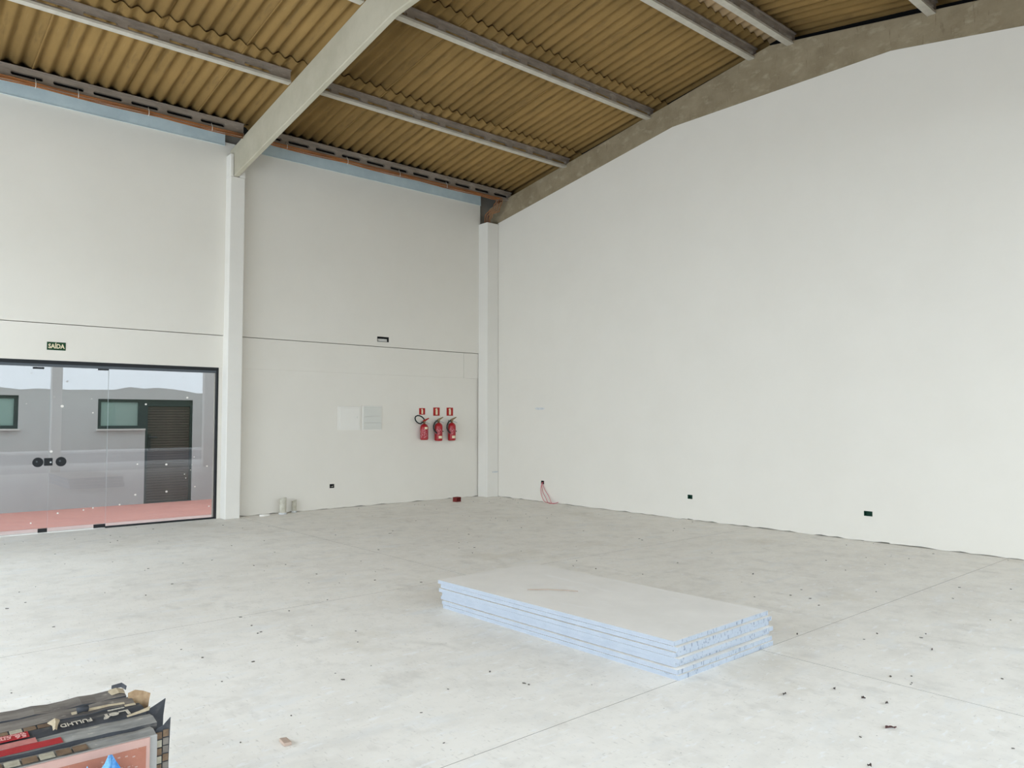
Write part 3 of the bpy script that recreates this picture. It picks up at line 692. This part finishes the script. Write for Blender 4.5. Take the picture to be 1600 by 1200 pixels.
# ---------------------------------------------------------------- stack of seven boards
names = ['top board of the blue-edged stack, streaked grey face up', 'second board from the top of the blue-edged stack', 'third board from the top of the blue-edged stack', 'middle board of the blue-edged stack', 'third board from the floor in the blue-edged stack', 'second board from the floor in the blue-edged stack', 'bottom board of the blue-edged stack, flat on the floor']
TH = .0288; Wb, Lb = 1.11, 2.385
offs = [(-.030, .014, .008), (-.018, -.006, .006), (-.024, .012, .006), (-.010, -.012, .004), (.008, .030, .004), (-.004, .0, .001), (.003, -.004, 0)]   # from the top
z = 0
for k in range(6, -1, -1):
    dx, dy, rz = offs[k]
    mb = MB(); mb.box(-Wb/2, Wb/2, -Lb/2, Lb/2, 0, TH, 1, 0); mb.m[2] = mb.m[4] = 2
    o = mb.build('wall_board', ['board_face', 'board_edge', 'board_end'], None, (-5.635+dx, -8.125+dy, z)); o.rotation_euler = (0, 0, .012+rz)
    tag(o, names[k], 'board', 'boards stacked on the floor')
    z += TH + .0060
tag(MB().tube([(0, 0, 0), (.12, -.10, .002), (.2, -.2, .0), (.26, -.30, .0)], .0035, 5).build('twig', 'wood_bit', None, (-5.95, -7.72, z+.003)), 'thin brown twig lying on the top board', 'twig')

# ---------------------------------------------------------------- tile cartons on edge, near the camera
XR = -9.21; XL = -9.80; HB = .55
def carton(y0, y1, m_top, label, zt, dxr=0., tilt=0.):
    """y0 is the far side, y1 the near side"""
    c = empty('tile_carton', (XR, y1, 0)); tag(c, label, 'carton', 'tile cartons standing on edge'); c.rotation_euler = (0, 0, -.035)
    rr = random.Random(int(abs(y0)*1000)); s = MB(); n = 12; L = XR-XL+dxr; D = y0-y1
    for i in range(n+1):
        x = -XR+XL + L*i/n; wz = rr.uniform(-.003, .003); wy = rr.uniform(-.002, .002)
        s.v += [(x, 0, 0), (x, D, 0), (x, D+wy, zt+wz-.004), (x, D*.5, zt+wz+.003), (x, wy, zt+wz-.004)]
    for i in range(n):
        a = 5*i; bq = a+5
        for k, mi in ((0, 0), (1, 0), (2, 1), (3, 1), (4, 0)):
            k2 = (k+1) % 5; s.face((a+k, a+k2, bq+k2, bq+k), mi)
    s.face((0, 1, 2, 3, 4)); s.face([5*n+k for k in range(5)][::-1])
    s.build('carton_body', ['carton_dark', m_top], c)
    return c, D, zt, L
def scrap(parent, name, m, pts, th=.003):
    """small bent sheet: pts rows of 3D points"""
    s = MB(); nr = len(pts); nc = len(pts[0])
    for side in (0, 1):
        for row in pts:
            for p in row: s.v.append((p[0], p[1]+side*th, p[2]+side*th*.4))
    N = nr*nc
    for i in range(nr-1):
        for j in range(nc-1):
            a = i*nc+j; s.face((a, a+1, a+nc+1, a+nc)); s.face((N+a+nc, N+a+nc+1, N+a+1, N+a))
    for j in range(nc-1): s.face((j, N+j, N+j+1, j+1)); a = (nr-1)*nc+j; s.face((a, a+1, N+a+1, N+a))
    for i in range(nr-1): a = i*nc; s.face((a, a+nc, N+a+nc, N+a)); a += nc-1; s.face((a, N+a, N+a+nc, a+nc))
    return s.build(name, m, parent)
c1, D, zt, L = carton(-8.945, -9.045, 'carton_dusty', 'rearmost dusty brown tile carton with a torn corner', .55, .0)
scrap(c1, 'torn_corner', 'kraft_pale', [[(-.045, .02, .5535), (-.02, .02, .557), (.0, .015, .553)], [(-.05, .06, .5545), (-.02, .065, .560), (.005, .07, .552)], [(-.04, .09, .551), (-.015, .095, .553), (.002, .10, .545)]])
scrap(c1, 'torn_flap', 'carton_dark', [[(-.03, .10, .552), (.0, .085, .556), (.012, .06, .55)], [(-.028, .104, .562), (.004, .09, .570), (.016, .065, .562)]])
c2, D, zt, L = carton(-9.05, -9.145, 'carton_dusty', 'dusty brown tile carton second from the rear with kraft flap', .55, .005)
scrap(c2, 'kraft_flap', 'kraft', [[(-.005, .06, .50), (.015, .055, .50), (.038, .04, .50), (.052, .015, .50)], [(-.005, .062, .545), (.018, .055, .548), (.042, .042, .548), (.056, .012, .545)], [(-.005, .064, .566), (.018, .06, .574), (.042, .045, .570), (.060, .012, .566)]])
scrap(c2, 'curled_strip', 'kraft_pale', [[(-.20, .005, .551), (-.14, .002, .553), (-.08, .004, .554), (-.03, .0, .552)], [(-.20, .018, .554), (-.14, .014, .557), (-.08, .014, .556), (-.03, .01, .554)]])
mb = MB(); mb.tube([(-.185, .004, .562), (-.165, .002, .565), (-.15, .004, .563)], .011, 8); mb.build('rolled_tear', 'carton_dark', c2)
c3, D, zt, L = carton(-9.15, -9.262, 'carton_dark', 'black printed tile carton lettered FULLHD in the row of cartons', .548, .01)
def on_top(px, py, z): return frame_mat((px, py, z), (-1, 0, 0), (0, -1, 0))
def square(parent, x0, x1, y0, y1, z, m): MB().box(x0, x1, y0, y1, z, z+.0015).build('printed_square', m, parent)
for k in range(8):
    x1 = -.278 - k*.040; square(c3, x1-.035, x1, .062, .095, .5495, ['print_wood', 'print_wood', 'print_cream', 'print_wood', 'print_cream'][k % 5])
lettering('lettering', 'Lef', 'print_white', .064, on_top(-.078, .030, .5525), c3, .0012, width=.085)
lettering('lettering', 'ccccc', 'print_white', .016, on_top(-.070, .083, .5515), c3, .001, width=.055)
lettering('lettering', 'FULLHD', 'print_white', .046, on_top(-.205, .034, .5525), c3, .0006, width=.095)
MB().box(-.55, -.345, .004, .056, .5500, .5520).build('red_label', 'label_red', c3)
lettering('lettering', '56 cm', 'print_pink', .042, on_top(-.392, .022, .5532), c3, .0006, width=.08)
lettering('lettering', 'RETIFICADO', 'print_pink', .014, on_top(-.390, .044, .5530), c3, .0002, width=.07)
scrap(c3, 'torn_strip', 'kraft_pale', [[(-.285, .075, .556), (-.262, .078, .566), (-.248, .072, .558)], [(-.275, .045, .555), (-.265, .045, .562), (-.258, .042, .556)], [(-.278, .006, .552), (-.272, .006, .556), (-.267, .004, .552)]])
scrap(c3, 'white_tear', 'kraft_pale', [[(-.04, .085, .5525), (-.005, .082, .5525)], [(-.04, .098, .5535), (-.005, .095, .5535)]])
scrap(c3, 'side_flap', 'carton_dark', [[(.0, .02, .38), (.035, .01, .38), (.07, .015, .38)], [(.0, .025, .50), (.035, .012, .505), (.072, .015, .515)], [(.002, .03, .535), (.036, .016, .553), (.078, .012, .575)]])
c4, D, zt, L = carton(-9.268, -9.368, 'carton_grey', 'dusty grey tile carton with a faded red end label', .546, .015)
MB().box(-.56, -.335, .050, .092, .5490, .5505).build('faded_label', 'label_rose', c4)
MB().box(-.56, -.27, -.002, .046, .5475, .5495).build('red_strip', 'label_red', c4)
scrap(c4, 'torn_edge', 'kraft_pale', [[(-.06, .085, .5505), (-.02, .088, .553), (.012, .09, .556)], [(-.06, .096, .551), (-.02, .10, .556), (.02, .108, .562)]])
c5, D, zt, L = carton(-9.374, -9.455, 'carton_grey', 'grey tile carton behind the terracotta tile with a printed side flap', .535, -.012)
for k in range(7):
    x1 = -.215 - k*.046; square(c5, x1-.040, x1, .0, .045, .5395, ['print_wood', 'print_wood', 'print_cream', 'print_wood', 'print_cream'][k % 5])
fl5 = scrap(c5, 'side_flap', 'carton_dark', [[(-.01, .03, .02), (.015, .025, .02), (.036, .03, .02)], [(-.01, .033, .42), (.016, .028, .425), (.038, .033, .43)], [(-.01, .036, .530), (.018, .03, .545), (.042, .033, .566)]])
for k in range(16):
    z0 = .505 - k*.027
    MB().box(-.007, .012, .0225, .0245, z0, z0+.023).build('printed_square', ['print_wood', 'print_cream', 'print_wood', 'print_cream'][k % 4], fl5)
    MB().box(.016, .034, .0235, .0255, z0+.004, z0+.027).build('printed_square', 'print_wood' if k % 3 == 0 else 'carton_dusty', fl5)

# the tiles leaning on the cartons
tl = empty('floor_tile', (-9.255, -9.505, 0), -.035); tag(tl, 'terracotta tile standing back side out against the tile cartons', 'tile')
Wt = .56
MB().box(-Wt, 0, 0, .009, 0, .548).build('tile_body', 'tile_rim', tl, None, .003)
mb = MB(); rows = 18
MB().box(-Wt+.03, -.013, -.0015, .0, .03, .523).build('terracotta_field', 'terracotta', tl)
mb = MB()
for k in range(7):
    zz = .50 - k*.035
    for q in range(14):
        x = -.05 - q*.022 + (k % 2)*.008; mb.box(x-.004, x+.004, -.003, -.0015, zz-.002+.008*math.sin(q*.9), zz+.002+.008*math.sin(q*.9))
o = mb.build('raised_ribs', 'tile_rim', tl); o['kind'] = 'stuff'
t2 = empty('floor_tile', (-9.228, -9.488, 0), -.035); tag(t2, 'grey tile standing just behind the terracotta tile', 'tile')
MB().box(-Wt, 0, 0, .009, 0, .545).build('tile_body', 'tile_grey', t2, None, .003)
# crumpled blue film in front of the tile
r = random.Random(11); s = MB(); nx, nz = 14, 12
for j in range(nz+1):
    for i in range(nx+1):
        u = i/nx; t = j/nz
        peak = max(0, 1-abs(u-.60)/.32) + max(0, 1-abs(u-.22)/.13)*.82
        top = .455 + .108*min(1, peak)
        s.v.append((-.10 + .17*u + .03*(1-t)*(u-.5), -.005 - .016*math.sin(u*21+t*3)*(.6+.4*(1-t)) + r.uniform(-.004, .004), top*t))
for j in range(nz):
    for i in range(nx): a = j*(nx+1)+i; s.face((a, a+1, a+nx+2, a+nx+1))
o = s.build('plastic_film', 'blue_film', None, (-9.394, -9.567, 0)); so = o.modifiers.new('thick', 'SOLIDIFY'); so.thickness = .0015
tag(o, 'crumpled blue plastic film standing in front of the terracotta tile', 'plastic film')

# ---------------------------------------------------------------- floor litter
r = random.Random(21)
def leafobj(x, y, L, rz, label, m='leaf'):
    mb = MB(); n = 7
    for i in range(n+1):
        t = i/n; w = .28*L*math.sin(math.pi*min(.98, max(.03, t)))**.8
        mb.v += [(L*(t-.5), -w*.5, .004+.012*math.sin(t*5)), (L*(t-.5), 0, .002), (L*(t-.5), w*.5, .006+.010*math.cos(t*4))]
    for i in range(n):
        for k in range(2): a = 3*i+k; mb.face((a, a+1, a+4, a+3))
    o = mb.build('dry_leaf', m, None, (x, y, .002)); o.rotation_euler = (0, 0, rz); so = o.modifiers.new('thick', 'SOLIDIFY'); so.thickness = .0015
    tag(o, label, 'leaf', 'dry leaves on the floor')
leafobj(-5.90, -9.87, .062, .35, 'dark curled leaf with an upturned stem near the board stack')
leafobj(-5.93, -10.48, .075, -.35, 'long reddish-brown curled leaf lying alone on the floor', 'leaf_red')
for x, y, L, rz in [(-5.60, -10.02, .045, .6), (-5.62, -10.2, .035, -.2), (-5.60, -10.32, .04, .1), (-6.45, -10.6, .03, 1), (-4.7, -9.3, .03, .3), (-3.0, -7.9, .04, .8), (-4.35, -10.1, .03, .4)]:
    leafobj(x, y, L, rz, 'small dark dry leaf fragment on the bare concrete floor')
tag(MB().prism([(-.02, -.035), (.018, -.04), (.022, .03), (-.012, .04)], lambda a, c, d: (a, c, d), .001, .018).build('wood_scrap', 'wood_bit', None, (-8.367, -8.605, 0), .003), 'small pale brown wood scrap on the open floor', 'scrap')
mb = MB()
for k in range(260):
    x = r.uniform(-11, -.1); y = r.uniform(-11.6, -.2)
    if -6.4 < x < -4.9 and -9.5 < y < -6.8: continue
    if -10 < x < -9 and -9.8 < y < -8.8: continue
    q = r.uniform(.003, .0075); an = r.uniform(0, 6.3); el = r.uniform(1, 2.4)
    mb.prism([(x + q*el*math.cos(an)*c1_ - q*math.sin(an)*s1_, y + q*el*math.sin(an)*c1_ + q*math.cos(an)*s1_) for c1_, s1_ in ((1, 0), (.2, 1), (-.9, .3), (-.4, -.8))], lambda a, c, d: (a, c, d), .0005, q*.7)
o = mb.build('floor_grit', 'chip'); tag(o, 'scattered dark grit and crumbs on the concrete floor', 'debris', None, 'stuff')
